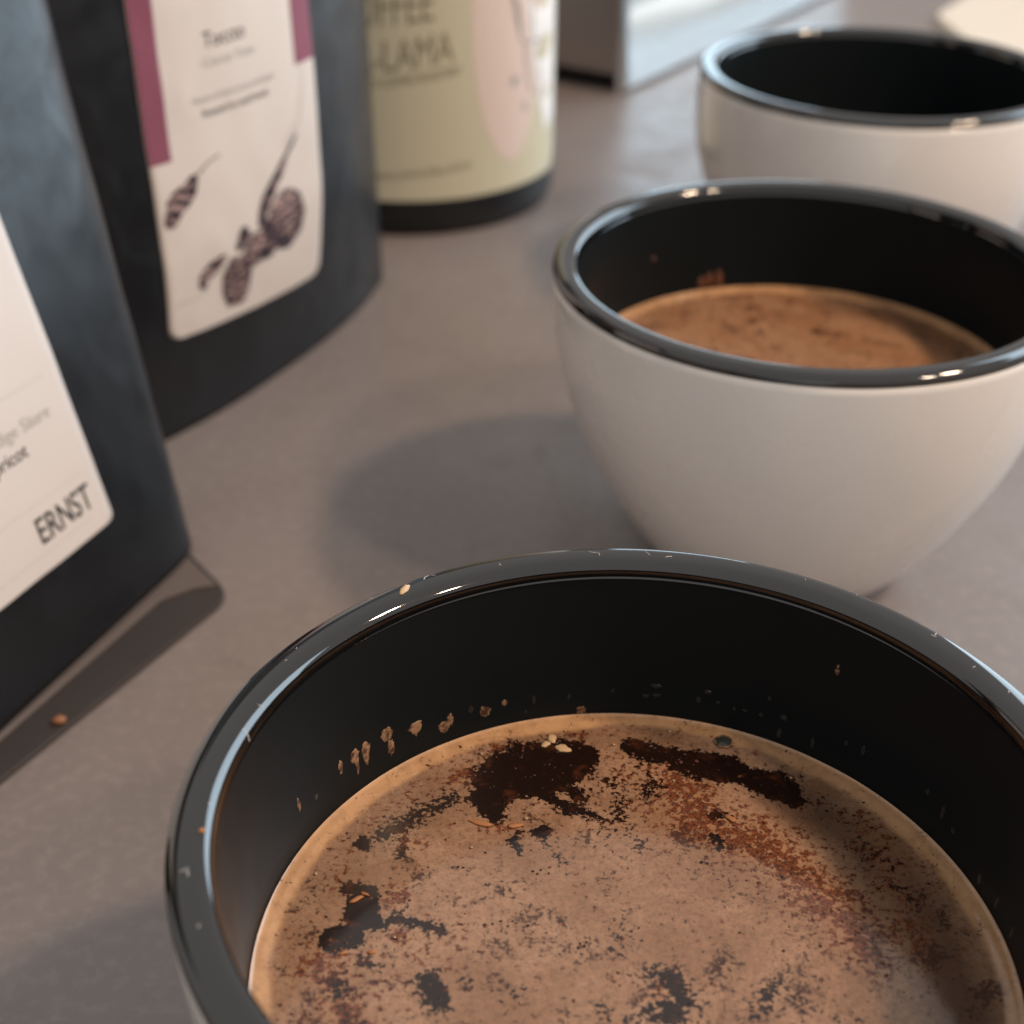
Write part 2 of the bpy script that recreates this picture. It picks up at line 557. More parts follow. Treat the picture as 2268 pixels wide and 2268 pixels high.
DARK1 = (chain([(-15.2, 28.0), (-13.6, 31.2), (-11.0, 32.2), (-8.4, 31.4)], 2.5) + chain([(-4.8, 33.2), (-6.2, 30.0), (-9.0, 28.0), (-12.5, 27.6), (-15.6, 26.0)], 2.5)
         + chain([(-16.6, 25.0), (-15.2, 22.8)], 1.5) + chain([(-9.4, 26.4), (-6.5, 23.2), (-3.4, 21.9)], .9, .9)
         + chain([(-12, 34.0), (-6, 34.8)], 1.2, .85, 1.) + chain([(-8, 29), (-5.0, 25.4)], 1.5, .8, 1.2)
         + chain([(2.6, 34.4), (6.0, 33.0), (9.3, 32.2), (13.4, 31.0), (16.8, 29.2), (19.6, 27.6)], 1.75, 1.05) + chain([(14.5, 29.4), (18.4, 27.0), (21.0, 25.4)], 1.5)
         + chain([(8, 31.4), (12, 29.8)], 1.5) + chain([(17.5, 30.0), (21.5, 27.2)], 1.0)
         + chain([(-27.4, 19.0), (-25.0, 21.2), (-22.2, 23.8), (-20.6, 25.4)], 1.05, .80, 1.2) + chain([(-30.0, 17.3)], .95, .95, .5) + chain([(-28.4, 18.2)], .6, .9, .5) + chain([(-25.8, 15.6)], .6, .85, .6)
         + chain([(-29.8, 7.4), (-29.0, 5.4)], 1.7, 1.05, .5) + chain([(-31.2, 9.9), (-29.4, 9.7)], 1.0, .85, .6) + chain([(-29.0, 8.6), (-27.4, 5.0)], .8, .9, .5)
         + chain([(-27.4, 4.9), (-25.2, 6.2), (-23.0, 5.2), (-20.7, 4.3)], .7, .82, .7) + chain([(-25.2, 6.6), (-24.2, 7.8)], .5, .7, .6)
         + chain([(-31.8, 2.7), (-30.6, 2.7)], 1.65, 1.05, .5) + chain([(-31.9, 1.3)], .9, .9, .5)
         + chain([(-12.7, 18.8), (-13.0, 17.2), (-12.2, 16.2)], .45, .8, .45) + chain([(-10.0, 18.9), (-9.4, 19.4)], .65, 1.0, .3)
         + chain([(-9.4, 17.5), (-7.9, 16.0), (-6.7, 13.6)], .9, .52, 1.0) + chain([(-15.6, 11.3), (-14.2, 12.0), (-12.6, 11.0)], .7, .46, .9)
         + chain([(-.9, 27.8), (.2, 24.8), (-.5, 20.8)], 1.3, .64, 1.3) + chain([(4.8, 28.8), (3.8, 25.2)], 1.3, .66, 1.2) + chain([(.8, 19.5), (2.6, 15.4)], 1.2, .52, 1.3)
         + chain([(-4, 22.5), (-1, 17.5)], 1.8, .44, 1.6) + chain([(-3, 29), (2, 31)], 1.6, .5, 1.4)
         + chain([(11.4, 22.4), (13.1, 21.2)], .6, .8, .5) + chain([(10.6, 18.8), (11.6, 17.4)], .7, .72, .6) + chain([(7.6, 17.0)], .7, .6, .7) + chain([(11.8, 10.7)], 1.2, .42, 1.2)
         + chain([(-1.4, 3.8), (-.4, .2)], 1.9, .56, 1.8) + chain([(3.4, -2.4), (5.0, -5.2), (2.6, -7.0)], 2.1, .80, 1.5) + chain([(5, -6), (-1, -8)], 1.9, .62, 1.6)
         + chain([(14.5, -4.2), (12.1, -7.4)], 1.6, .68, 1.6) + chain([(15.6, -4.6), (21, -7.6)], 1.4, .52, 1.6) + chain([(8.6, -.3)], 1.4, .46, 1.5) + chain([(-2.6, -6.6)], 2.0, .52, 1.6) + chain([(-7, -7.5), (-3, -6)], 1.2, .5, 1.4)
         + chain([(-21.8, -3.2), (-21.0, -5.6)], 1.5, .84, .9) + chain([(-31.3, -3.2), (-31.2, -5.2)], 1.1, .74, 1.0) + chain([(-18.2, -2.6)], 1.1, .64, 1.0) + chain([(-13.8, -6.4), (-11.4, -4.4)], 1.4, .5, 1.4)
         + chain([(-28.5, -.6), (-27.4, -1)], .9, .72, .8) + chain([(-33.8, 6.5)], .6, .5, .8) + chain([(-29, -10), (-24, -14), (-12, -16)], 1.9, .8, 1.4) + chain([(2, -14), (12, -18), (20, -15)], 2.6, .8, 1.7)
         + chain([(-8, -26), (6, -29)], 2.2, .9, 1.4) + chain([(23.5, 25), (29.5, 17), (32.5, 8)], 1.9, .46, 1.8) + chain([(26, 20), (30, 10)], 2.2, .38, 2))
RED1 = (chain([(7.1, 29.7), (8.2, 26), (9.8, 21), (14.3, 18.5), (18, 16), (20.5, 11.5), (23.5, 7.0), (26, 2)], 3.0, .9, 2.8) + chain([(1, 30), (4, 26), (6, 20)], 2.0, .6, 2.5)
        + chain([(3.5, -2.9), (2.0, -4.5)], 1.0, .95, 1.0) + chain([(-1.6, -2.2)], 1.2, .4, 1.2)
        + chain([(-26.4, 9.2), (-25.2, 9.0)], 1.0, .95, .8) + chain([(-25.4, 3.4), (-24.6, 2.8)], 1.0, .85, .9) + chain([(-32.4, -.5), (-31.3, -6), (-29.5, -8)], 2.2, .75, 1.8)
        + chain([(-34.4, -4.8), (-34.5, 2)], 1.0, .6, 1.4) + chain([(-14.9, 33.8), (-13.2, 33.6)], .8, 1.1, .7) + chain([(-11.6, 34.5), (-10.8, 34.6)], .6, 1.2, .5)
        + chain([(-20.4, 28.2), (-18.2, 29.8)], .9, .9, .9) + chain([(-16.0, 20.5), (-13, 20.0)], .7, .75, .7) + chain([(-25.4, 16.9), (-23.6, 17.4)], .6, .7, .8)
        + chain([(-33, 12), (-28, 22), (-20, 31)], 1.6, .38, 2.0) + chain([(-24, -2), (-20, 3)], 3, .36, 2.5) + chain([(-2, 34), (-5, 36)], 1.2, .55, 1.2)
        + chain([(29, 20), (31, 10), (31, 2)], 2.6, .55, 2.2))


def coffee_disc(name, rad, z, mat, darks, reds, thin_shades, parent, seed, ringw=2.3, nr=150, na=720):
    rr = rad * np.sqrt(np.linspace(0, 1, nr + 1)[1:]) * .35 + rad * np.linspace(0, 1, nr + 1)[1:] * .65
    aa = np.linspace(0, 2 * PI, na, endpoint=False)
    A, Rr = np.meshgrid(aa, rr)
    x, y = Rr * np.cos(A), Rr * np.sin(A)
    wob = (fbm(x / 3.0 + 31, y / 3.0 + 17, seed, 5) - .5)
    wob2 = (fbm(x / 1.1 + 11, y / 1.1 + 57, seed + 9, 4) - .5)
    xw, yw = x + wob * 2.2 + wob2 * .9, y + (fbm(x / 3.0 + 71, y / 3.0 + 47, seed + 3, 5) - .5) * 2.2 + wob2 * .7
    dark = field(xw, yw, darks, .30); dark = 1.28 * dark ** 1.55; red = field(xw, yw, reds)
    thin = field(xw, yw, thin_shades)
    edge = rad - Rr
    rw = ringw * (.75 + .7 * (fbm(np.cos(A) * 6 + 20, np.sin(A) * 6 + 20, seed + 5, 3) - .3))
    ring = np.clip((rw - edge) / .7 + .5, 0, 1)
    dark = dark * (1 - .95 * ring)
    zz = .012 * (fbm(x / 3.2, y / 3.2, seed + 21, 2) - .5) * (1 - ring)
    zz += .55 * np.exp(-(edge / .55)) + .20 * np.exp(-((edge - .9) / .8) ** 2) * (.6 + .8 * fbm(A * 9, A * 0 + 3.3, seed + 40, 3))
    v = np.stack([x, y, zz], -1).reshape(-1, 3)
    verts = [(0, 0, 0)] + v.tolist()
    idx = np.arange(nr * na).reshape(nr, na) + 1
    a, b = idx[:-1], idx[1:]
    quads = np.stack([a, b, np.roll(b, -1, 1), np.roll(a, -1, 1)], -1).reshape(-1, 4)
    faces = [(0, int(idx[0, i]), int(idx[0, (i + 1) % na])) for i in range(na)] + quads.tolist()
    o = mesh_obj(name, verts, faces, mat, parent)
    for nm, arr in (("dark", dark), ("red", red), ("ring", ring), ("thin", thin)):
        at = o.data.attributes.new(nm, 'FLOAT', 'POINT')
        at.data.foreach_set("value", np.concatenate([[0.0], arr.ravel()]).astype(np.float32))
    return o


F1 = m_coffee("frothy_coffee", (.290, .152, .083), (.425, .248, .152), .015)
F2 = m_coffee("orange_brown_coffee", (.38, .18, .088), (.47, .26, .145), .04)

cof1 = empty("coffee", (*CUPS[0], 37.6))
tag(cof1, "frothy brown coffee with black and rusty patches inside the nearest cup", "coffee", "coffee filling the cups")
coffee_disc("froth_surface", 40.5, 0, F1, DARK1, RED1, chain([(20.5, 25.6), (27.5, 19), (32, 10), (34, 0), (33.5, -10)], 3.4, 1.0, 1.3) + chain([(-16, 34), (-4, 36.5), (6, 36)], 1.0, .5, 1.5) + chain([(-33, 12), (-24, 26)], 2.2, .45, 2.5), cof1, 5)  # first thin chain darkens the froth along the rim's shadow crescent
cof2 = empty("coffee", (*CUPS[1], 38.5))
tag(cof2, "smooth orange brown coffee inside the middle cup", "coffee", "coffee filling the cups")
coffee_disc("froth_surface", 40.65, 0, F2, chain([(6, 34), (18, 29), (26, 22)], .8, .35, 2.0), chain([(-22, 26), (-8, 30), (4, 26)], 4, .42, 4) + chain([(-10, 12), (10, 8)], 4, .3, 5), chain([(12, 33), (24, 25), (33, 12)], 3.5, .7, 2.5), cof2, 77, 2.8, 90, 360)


def grit(parent, name, mat, n, dens, smin, smax, zoff, seed):
    r = np.random.default_rng(seed)
    verts, faces = [], []
    aa, qq = r.uniform(0, 2 * PI, 40000), 39.6 * np.sqrt(r.uniform(0, 1, 40000))
    X, Y = qq * np.cos(aa), qq * np.sin(aa)
    keep = (Y > -22) & (r.uniform(0, 1, 40000) < dens(X, Y))
    for x, y in list(zip(X[keep], Y[keep]))[:n]:
        s = smin + (smax - smin) * r.uniform() ** 2.6
        rot = r.uniform(0, PI); c, sn = math.cos(rot), math.sin(rot)
        el = r.uniform(.45, 1.0)
        b = len(verts)
        ring = []
        m = 6
        for i in range(m):
            t = 2 * PI * i / m
            kk = r.uniform(.6, 1.15)
            u, w = s * math.cos(t) * kk, s * el * math.sin(t) * kk
            verts.append((x + u * c - w * sn, y + u * sn + w * c, zoff - .05))
        verts.append((x + r.uniform(-.2, .2) * s, y + r.uniform(-.2, .2) * s, zoff + s * r.uniform(.15, .4)))
        for i in range(m):
            faces.append((b + i, b + (i + 1) % m, b + m))
    o = mesh_obj(name, verts, faces, mat, parent, smooth=False)
    o["kind"] = "stuff"
    return o


def f_at(caps):
    return lambda x, y: field(x, y, caps)


fr, fd = f_at(RED1), f_at(DARK1)
grit(cof1, "coffee_grit", GRIT, 1300, lambda x, y: .012 + .9 * fr(x, y) ** 1.5, .05, .40, .04, 3)
grit(cof1, "dark_grit", GRIT_D, 520, lambda x, y: .010 + .25 * np.minimum(1, fd(x, y)) + .35 * fr(x, y), .05, .30, .04, 8)

# pale chaff flecks floating in the near cup
for x, y, rx, ry, ang in [(-16.6, 20.6, 1.5, .45, -.3), (-12.6, 20.2, 1.0, .35, .2), (-7.9, 36.0, .55, .9, .1), (-6.6, 34.1, 1.1, .7, -.5), (-8.7, 34.9, .7, .5, .8), (-30.3, 8.4, .9, .28, .6), (-29.4, 9.2, .55, .22, -.4), (-27.9, .9, .45, .28, .3), (-31, .7, .5, .2, .5), (13.2, 21.7, .8, .4, -.7)]:
    v, f = blob_verts(rx, ry, .16, 12, 5, .25)
    c, s = math.cos(ang), math.sin(ang)
    mesh_obj("chaff_fleck", [(x + a * c - b * s, y + a * s + b * c, h + .1) for a, b, h in v], f, STRAW if y > 30 else CRUMB, cof1)
# big bubble by the far edge, and pinholes
v, f = blob_verts(1.0, 1.0, .45, 28, 12, 0)
mesh_obj("bubble", [(14.0 + a, 35.5 + b, h + .12) for a, b, h in v], f, BUBBLE, cof1)
tor, tf = [], []
for i in range(32):
    for j in range(8):
        a, b = 2 * PI * i / 32, 2 * PI * j / 8
        r0 = 1.08 + .13 * math.cos(b)
        tor.append((14.0 + r0 * math.cos(a), 35.5 + r0 * math.sin(a), .22 + .13 * math.sin(b)))
        tf.append((i * 8 + j, ((i + 1) % 32) * 8 + j, ((i + 1) % 32) * 8 + (j + 1) % 8, i * 8 + (j + 1) % 8))
mesh_obj("bubble_collar", tor, tf, DRIP, cof1)
hv, hf = [], []
for x, y in [(-19.1, 13.5), (-18.5, 13.4), (-10.0, 12.5), (-10.5, 12.9), (-9.6, 13.1), (-14.1, 5.4), (-13.3, 4.7), (-12.8, 5.4), (-11.1, 4.8), (-15.0, 5.0), (-5.5, 2.3), (-5.0, 2.0), (-4.8, 2.5), (-5.7, 1.7), (-21.2, 5.0), (9, 14.6), (9.6, 14.3), (16.4, 1.5), (20.5, 2.2), (12.0, 4), (-8.7, 12.6), (-16, 15.8)]:
    v, f = blob_verts(random.uniform(.13, .21), random.uniform(.12, .18), .1, 10, 5, .05)
    b = len(hv); hv += [(x + p, y + q, h + .05) for p, q, h in v]; hf += [tuple(i + b for i in t) for t in f]
o = mesh_obj("pinholes", hv, hf, GRIT_D, cof1); o["kind"] = "stuff"


hv, hf = [], []
for k in range(170):
    a = random.uniform(0, 2 * PI); q = 40.2 - abs(random.gauss(0, 1.5))
    if random.random() < .25: q = 40 * math.sqrt(random.random())
    rr = .07 + .22 * random.random() ** 3
    v, f = blob_verts(rr, rr, rr * .7, 10, 6, 0)
    b = len(hv); hv += [(q * math.cos(a) + x, q * math.sin(a) + y, h + .12 + (.35 * math.exp(-(40.5 - q) / .8))) for x, y, h in v]; hf += [tuple(i + b for i in t) for t in f]
o = mesh_obj("froth_bubbles", hv, hf, FROTH, cof1); o["kind"] = "stuff"

# ------------------------------------------------------------------ coffee bags
#<surf
class Surf:
    """front skin of a bag: u along the front, z up; frame P0, d (along), n (out)"""
    def __init__(s, P0, d, kind):
        s.P0, s.d, s.kind = np.array(P0, float), np.array([d[0], d[1], 0.0]), kind
        s.n = np.array([d[1], -d[0], 0.0])
        s.wr, s.seed = 0.0, 1

    def crease(s, xi, z):
        xi = np.atleast_1d(np.asarray(xi, float)); zz = xi * 0 + z
        amp = s.wr * min(1, max(0, z) / 14) * (1 - np.abs(xi) ** 6)
        q = (fbm(xi * 2.2 + 5, zz / 34 + 3, s.seed, 3) - .5) * amp
        rg = 1 - np.abs(fbm(xi * 3 + zz / 60 + 9, zz / 26 - xi * 1.2 + 3, s.seed + 5, 3) - .5) * 5
        return q + np.clip(rg, 0, 1) ** 2 * amp * .5 * np.abs(xi) ** 2

    def shape(s, z):
        if s.kind == 1:
            zt = 186.0
            a = 57.5 + .085 * min(z, 120)
            uc = -46.5 + .025 * min(z, 120)
            peak = .8 - z * math.tan(R(13.5)) + 0.0
            back = -47.0
            mid, T, e = .5 * (peak + back), max(.5 * (peak - back), .35), 14 - 7.0 * min(1, z / zt)
        else:
            zt = 205.0
            a = 60.0; uc = -60.0
            t = min(1, max(0, z / 45)); t = t * t * (3 - 2 * t)
            w = min(1, max(0, (z - 100) / 100)); w = w * w * (3 - 2 * w)
            T = (8.0 + 5.5 * t) * (1 - w) + .35 * w
            mid, e = -.02 * z, 2.5
        return uc, a, mid, T, e

    def f(s, u, z, off=0.0):
        uc, a, mid, T, e = s.shape(z)
        xi = min(1, abs((u - uc) / a))
        n = mid + T * (1 - xi ** e)
        if s.wr: n += float(s.crease((u - uc) / a, z)[0])
        return s.P0 + s.d * u + np.array([0, 0, z]) + s.n * (n + off)
#surf>


S1 = Surf((-63.28, 241.59, 1.6), (.3754, .9269), 1)
S2 = Surf((-36.9, 385.3, 0.0), (.4342, .9008), 2)


def make_bag(S, H, label, wr, seed):
    S.wr, S.seed = wr, seed
    root = empty("coffee_bag", S.f(S.shape(0)[0], 0, -S.shape(0)[3]))
    tag(root, label, "coffee bag", "black coffee bags standing along the left of the countertop")
    inv = np.array(root.location) / MM
    nu, nz = 120, 110
    verts, faces = [], []
    th = 2 * PI * np.arange(2 * nu) / (2 * nu)
    c = np.cos(th); sg = np.where(np.sin(th) >= 0, 1.0, -1.0)
    xi = np.sign(c) * np.abs(c) ** .6
    for j in range(nz + 1):
        z = H * j / nz
        uc, a, mid, T, e = S.shape(z)
        t = T * (1 - np.abs(xi) ** e)
        q = S.crease(xi, z)
        p = S.P0 + np.outer(uc + a * xi, S.d) + np.array([0, 0, z]) + np.outer(mid + sg * (t + q), S.n) - inv
        verts += [tuple(k) for k in p]
    W = 2 * nu
    for j in range(nz):
        for i in range(W):
            k = (i + 1) % W
            faces.append((j * W + i, j * W + k, (j + 1) * W + k, (j + 1) * W + i))
    faces.append(tuple(range(W))); faces.append(tuple(range(nz * W, nz * W + W)))
    o = mesh_obj("body", verts, faces, FOIL, root); recalc(o)
    return root, inv


def patch(name, S, inv, mat, parent, u0, u1, z0, z1, off, rad=3.0, thick=.3, nu=40, nv=48, skew=0.0, skew_z=0.0):
    """rounded sheet lying on the skin S"""
    def row_u(v):
        d = 0.0
        for e in (v - z0, z1 - v):
            if e < rad: d = max(d, rad - math.sqrt(max(0, rad * rad - (rad - e) ** 2)))
        return u0 + d, u1 - d
    vs = sorted(set(np.concatenate([np.linspace(z0, z1, nv), z0 + rad * (1 - np.cos(np.linspace(0, PI / 2, 8))), z1 - rad * (1 - np.cos(np.linspace(0, PI / 2, 8)))]).round(4).tolist()))
    verts, faces, edge = [], [], []
    for v in vs:
        a, b = row_u(v)
        for i in range(nu + 1):
            u = a + (b - a) * i / nu
            uu = u + skew * (v - z0); vv = v + skew_z * (u - u0)
            verts.append(tuple(S.f(uu, vv, off) - inv))
    w = nu + 1
    for j in range(len(vs) - 1):
        for i in range(nu):
            faces.append((j * w + i, j * w + i + 1, (j + 1) * w + i + 1, (j + 1) * w + i))
    n = len(vs)
    loop = list(range(w)) + [j * w + nu for j in range(1, n)] + [(n - 1) * w + i for i in range(nu - 1, -1, -1)] + [j * w for j in range(n - 2, 0, -1)]
    b0 = len(verts)
    nn = np.array([S.n[0], S.n[1], 0]) if hasattr(S, "n") else None
    for k in loop:
        p = np.array(verts[k])
        nv_ = nn if nn is not None else S.normal(p + inv)
        verts.append(tuple(p - nv_ * thick))
    for k in range(len(loop)):
        l = (k + 1) % len(loop)
        faces.append((loop[k], b0 + k, b0 + l, loop[l]))
    return mesh_obj(name, verts, faces, mat, parent)


def flat_poly(name, S, inv, mat, parent, polys, off):
    """flat print: list of closed outlines in (u, z) laid on the skin"""
    verts, faces = [], []
    for pl in polys:
        cx, cz = sum(p[0] for p in pl) / len(pl), sum(p[1] for p in pl) / len(pl)
        b = len(verts); K = 3; n = len(pl)
        verts.append(tuple(S.f(cx, cz, off) - inv))
        for k in range(1, K + 1):
            for x, y in pl:
                verts.append(tuple(S.f(cx + (x - cx) * k / K, cz + (y - cz) * k / K, off) - inv))
        for i in range(n):
            faces.append((b, b + 1 + i, b + 1 + (i + 1) % n))
            for k in range(K - 1):
                r0, r1 = b + 1 + k * n, b + 1 + (k + 1) * n
                faces.append((r0 + i, r1 + i, r1 + (i + 1) % n, r0 + (i + 1) % n))
    return mesh_obj(name, verts, faces, mat, parent, smooth=False)


def strip(pts, w0, w1):
    """outline of a tapered stroke"""
    L, Rr = [], []
    n = len(pts)
    for i, (x, y) in enumerate(pts):
        a, b = pts[max(0, i - 1)], pts[min(n - 1, i + 1)]
        dx, dy = b[0] - a[0], b[1] - a[1]; l = math.hypot(dx, dy) or 1
        w = w0 + (w1 - w0) * i / (n - 1)
        L.append((x - dy / l * w, y + dx / l * w)); Rr.append((x + dy / l * w, y - dx / l * w))
    return [[L[i], L[i + 1], Rr[i + 1], Rr[i]] for i in range(n - 1)]


def oval(cx, cz, a, b, rot, n=26, wob=.06, seed=0):
    r = random.Random(seed)
    out = []
    c, s = math.cos(rot), math.sin(rot)
    for i in range(n):
        t = 2 * PI * i / n
        k = 1 + wob * math.sin(3 * t + seed) + r.uniform(-wob, wob) * .5
        x, y = a * math.cos(t) * k, b * math.sin(t) * k
        out.append((cx + x * c - y * s, cz + x * s + y * c))
    return out


def lettering(name, S, inv, text, mat, parent, u, z, height, width, off, right=False, shear=0.0, rise=0.0, bold=0.0):
    cu = bpy.data.curves.new("t", 'FONT')
    cu.body = text; cu.size = 1.0; cu.resolution_u = 5; cu.offset = bold
    to = bpy.data.objects.new("t", cu); COL.objects.link(to)
    bpy.context.view_layer.update()
    me = bpy.data.meshes.new_from_object(to)
    bpy.data.objects.remove(to); bpy.data.curves.remove(cu)
    P = np.array([v.co[:] for v in me.vertices])
    x0, x1 = P[:, 0].min(), P[:, 0].max()
    kx = width / (x1 - x0); ky = height / .73
    faces = [tuple(p.vertices) for p in me.polygons]
    bpy.data.meshes.remove(me)
    base = u - width if right else u
    verts = []
    for x, y, _ in P:
        xx = (x - x0) * kx
        verts.append(tuple(S.f(base + xx + shear * y * ky, z + y * ky + rise * xx, off) - inv))
    return mesh_obj(name, verts, faces, mat, parent, smooth=False)


# --- nearest bag
bag1, inv1 = make_bag(S1, 186, "nearest black coffee bag with plain white label reading ERNST", 1.1, 3)
lab1 = patch("label", S1, inv1, PAPER, bag1, -88.0, -18.0, 17.4, 130, .45, 1.6)
lettering("lettering", S1, inv1, "ERNST", INK, lab1, -21.4, 22.0, 4.7, 14.4, .52, True, 0, 0, .012)
lettering("lettering", S1, inv1, "apricot", INK, lab1, -31.3, 36.5, 2.45, 9.8, .52, True, bold=.008)
lettering("lettering", S1, inv1, "lebendige Säure", GREY_INK, lab1, -23.6, 40.3, 2.35, 20.2, .52, True)
for z, ur in ((47.0, -21.8), (28.6, -21.8), (20.4, -23.0)):
    flat_poly("printed_rule", S1, inv1, RULE_INK, lab1, [[(-84 + i * 7.4, z - .11), (min(-84 + (i + 1) * 7.4, ur), z - .11), (min(-84 + (i + 1) * 7.4, ur), z + .11), (-84 + i * 7.4, z + .11)] for i in range(9) if -84 + i * 7.4 < ur], .51)

# --- second bag
bag2, inv2 = make_bag(S2, 205, "black coffee bag with plum edged label and engraved coffee branch drawing", 1.8, 29)
#<bag2print
lab2 = patch("label", S2, inv2, PAPER2, bag2, -101.6, -46.8, 23.8, 152, .45, 3.2, skew_z=-.055)
patch("plum_band", S2, inv2, PURPLE, lab2, -101.6, -96.2, 63.0, 152, .52, .01, .05, 10, 40)
patch("plum_band", S2, inv2, PURPLE, lab2, -55.0, -46.8, 73.6, 152, .52, .01, .05, 10, 40)
lettering("lettering", S2, inv2, "Toccto", INK, lab2, -84.8, 83.7, 3.3, 12.4, .54)
lettering("lettering", S2, inv2, "Cocoa Yuzu", GREY_INK, lab2, -85.4, 79.9, 2.0, 15.6, .54)
lettering("lettering", S2, inv2, "Notes of dark cocoa and plum", GREY_INK, lab2, -89.2, 73.0, 1.6, 25.5, .54)
lettering("lettering", S2, inv2, "Roasted by small hands", INK, lab2, -86.8, 69.9, 1.7, 20.6, .54)
flat_poly("printed_leaf", S2, inv2, HATCH, lab2, [oval(-95.2, 54.6, 4.6, 2.6, .5, seed=2), oval(-98.0, 51.4, 2.6, 1.9, .9, seed=4), oval(-92.4, 57.0, 2.4, 1.5, .7, seed=6)], .54)
flat_poly("printed_stem", S2, inv2, HATCH_D, lab2, strip([(-99.4, 50.0), (-95, 54.8), (-91.2, 58.2), (-87.0, 60.6), (-83.5, 61.4)], .35, .12), .56)
flat_poly("printed_pod", S2, inv2, HATCH_D, lab2, strip([(-72.2, 41.5), (-71.9, 44.4), (-70.8, 47.0), (-68.4, 49.6), (-65.0, 52.4), (-60.6, 55.8), (-57.0, 58.6)], 1.5, .4), .56)
flat_poly("printed_pod", S2, inv2, HATCH, lab2, strip([(-70.4, 44.5), (-66.6, 49.2), (-61.6, 53.4)], .9, .35), .55)
flat_poly("printed_stem", S2, inv2, RULE_INK, lab2, strip([(-59.6, 58.2), (-56.0, 60.4), (-54.4, 63.6), (-53.2, 68.0), (-52.6, 73.0)], .55, .2) + strip([(-61.5, 57.2), (-57.4, 60.8)], .7, .4), .54)
flat_poly("printed_fruit", S2, inv2, HATCH, lab2, [oval(-63.2, 40.8, 7.0, 6.5, -.3, 34, .04, 3)], .54)
flat_poly("printed_stem", S2, inv2, HATCH_D, lab2, strip([(-60.8, 46.9), (-57.2, 44.4), (-55.7, 40.0), (-57.4, 36.0), (-61.6, 33.8)], .35, .7) + strip([(-61.2, 34.2), (-65.4, 35.4), (-69.0, 38.0), (-71.6, 41.8)], 1.5, 2.0), .56)
flat_poly("printed_stem", S2, inv2, HATCH_D, lab2, [oval(-78.6, 41.6, 2.0, 1.7, .8, seed=5), oval(-80.2, 39.6, 1.3, 1.2, .3, seed=8), oval(-71.5, 34.6, 2.6, 1.2, -.2, seed=9)], .58)
flat_poly("printed_fruit", S2, inv2, HATCH, lab2, [oval(-75.0, 37.0, 4.4, 4.0, .2, 30, .05, 9), oval(-70.2, 36.2, 3.2, 2.8, .2, 24, .05, 12)], .55)
flat_poly("printed_fruit", S2, inv2, HATCH, lab2, [oval(-81.3, 31.2, 4.3, 6.0, .12, 30, .05, 11)], .57)
flat_poly("printed_stem", S2, inv2, HATCH_D, lab2, strip([(-82.6, 37.6), (-85.4, 34.4), (-85.6, 30.0), (-83.6, 26.0)], .4, .55) + strip([(-78.4, 36.0), (-77.0, 32.2), (-77.8, 28.0)], .8, .3) + strip([(-82, 36.0), (-81.6, 31)], .25, .1), .59)
flat_poly("printed_leaf", S2, inv2, HATCH, lab2, [oval(-88.4, 37.0, 3.6, 1.5, .45, seed=14), oval(-91.4, 34.8, 2.0, 1.3, 1.0, seed=15)], .55)
flat_poly("printed_stem", S2, inv2, HATCH_D, lab2, strip([(-92.8, 33.8), (-92.4, 36.4), (-89.4, 38.4), (-85.0, 39.0)], .3, .45), .58)
flat_poly("printed_stem", S2, inv2, RULE_INK, lab2, strip([(-99.2, 31.9), (-94.4, 31.6), (-89.8, 32.9)], .4, .25), .54)
#bag2print>

# --- round black container with green label
class Round:
    def __init__(s, c, r): s.c, s.r = np.array([c[0], c[1], 0.0]), r
    def f(s, u, z, off=0.0):
        a = R(u); return s.c + np.array([math.cos(a) * (s.r + off), math.sin(a) * (s.r + off), z])
    def normal(s, p):
        d = p - s.c; d[2] = 0; return d / np.linalg.norm(d)


tin = empty("coffee_canister", (-33, 462, 0))
tag(tin, "round black coffee canister with khaki green label beside the steel appliance", "canister")
RS = Round((-33, 462), 45.5); invR = np.array([-33, 462, 0.0])
lathe("body", [(0, .8), (39, .8), (42.5, 0), (44.3, .8), (45.2, 3), (45.5, 7), (45.5, 168), (44.5, 172), (41, 174), (0, 174)], TIN, tin, 160)
lab3 = patch("label", RS, invR, GREEN, tin, -190, -11, 11.3, 150, .35, 5.0, .3, 90, 40)
# degrees along, so round the corners by hand-sized radius only in height
flat_poly("printed_blob", RS, invR, PINK_INK, lab3, [[(-46.0 + 17.0 * math.cos(t), 62 + 42 * math.sin(t)) for t in np.linspace(0, 2 * PI, 48, endpoint=False)]], .45)
flat_poly("figure_sheen", RS, invR, WHITE_SHEEN, lab3, strip([(-26, 90), (-26, 66), (-24.5, 50), (-21.5, 36), (-18, 26)], 14.0, 5.0), .52)  # white print, widened to the label's edge as painted window sheen
flat_poly("printed_outline", RS, invR, m_ink("slate_ink", (.20, .20, .21)), lab3, strip([(-48, 70), (-45, 66.5), (-43, 60), (-41, 55.5)], .35, .35) + strip([(-47, 70.5), (-42.6, 64.0), (-41.2, 55.4), (-37.5, 52.4), (-34, 53.6), (-30, 52.6), (-28, 54)], .3, .3) + strip([(-38.6, 52.0), (-37.4, 44), (-34.5, 38)], .35, .2) + strip([(-30.5, 52), (-30, 44), (-27.5, 36)], .3, .2) + strip([(-33.6, 68), (-34.6, 58), (-33.6, 54)], .3, .3), .6)
flat_poly("printed_mark", RS, invR, GREY_INK, lab3, [oval(-44.4, 43.4, 1.9, 1.5, .4, 18, .1, 2), oval(-38.6, 35.0, 1.0, 1.8, .1, 18, .1, 3)], .55)


class RoundText(Round):
    pass


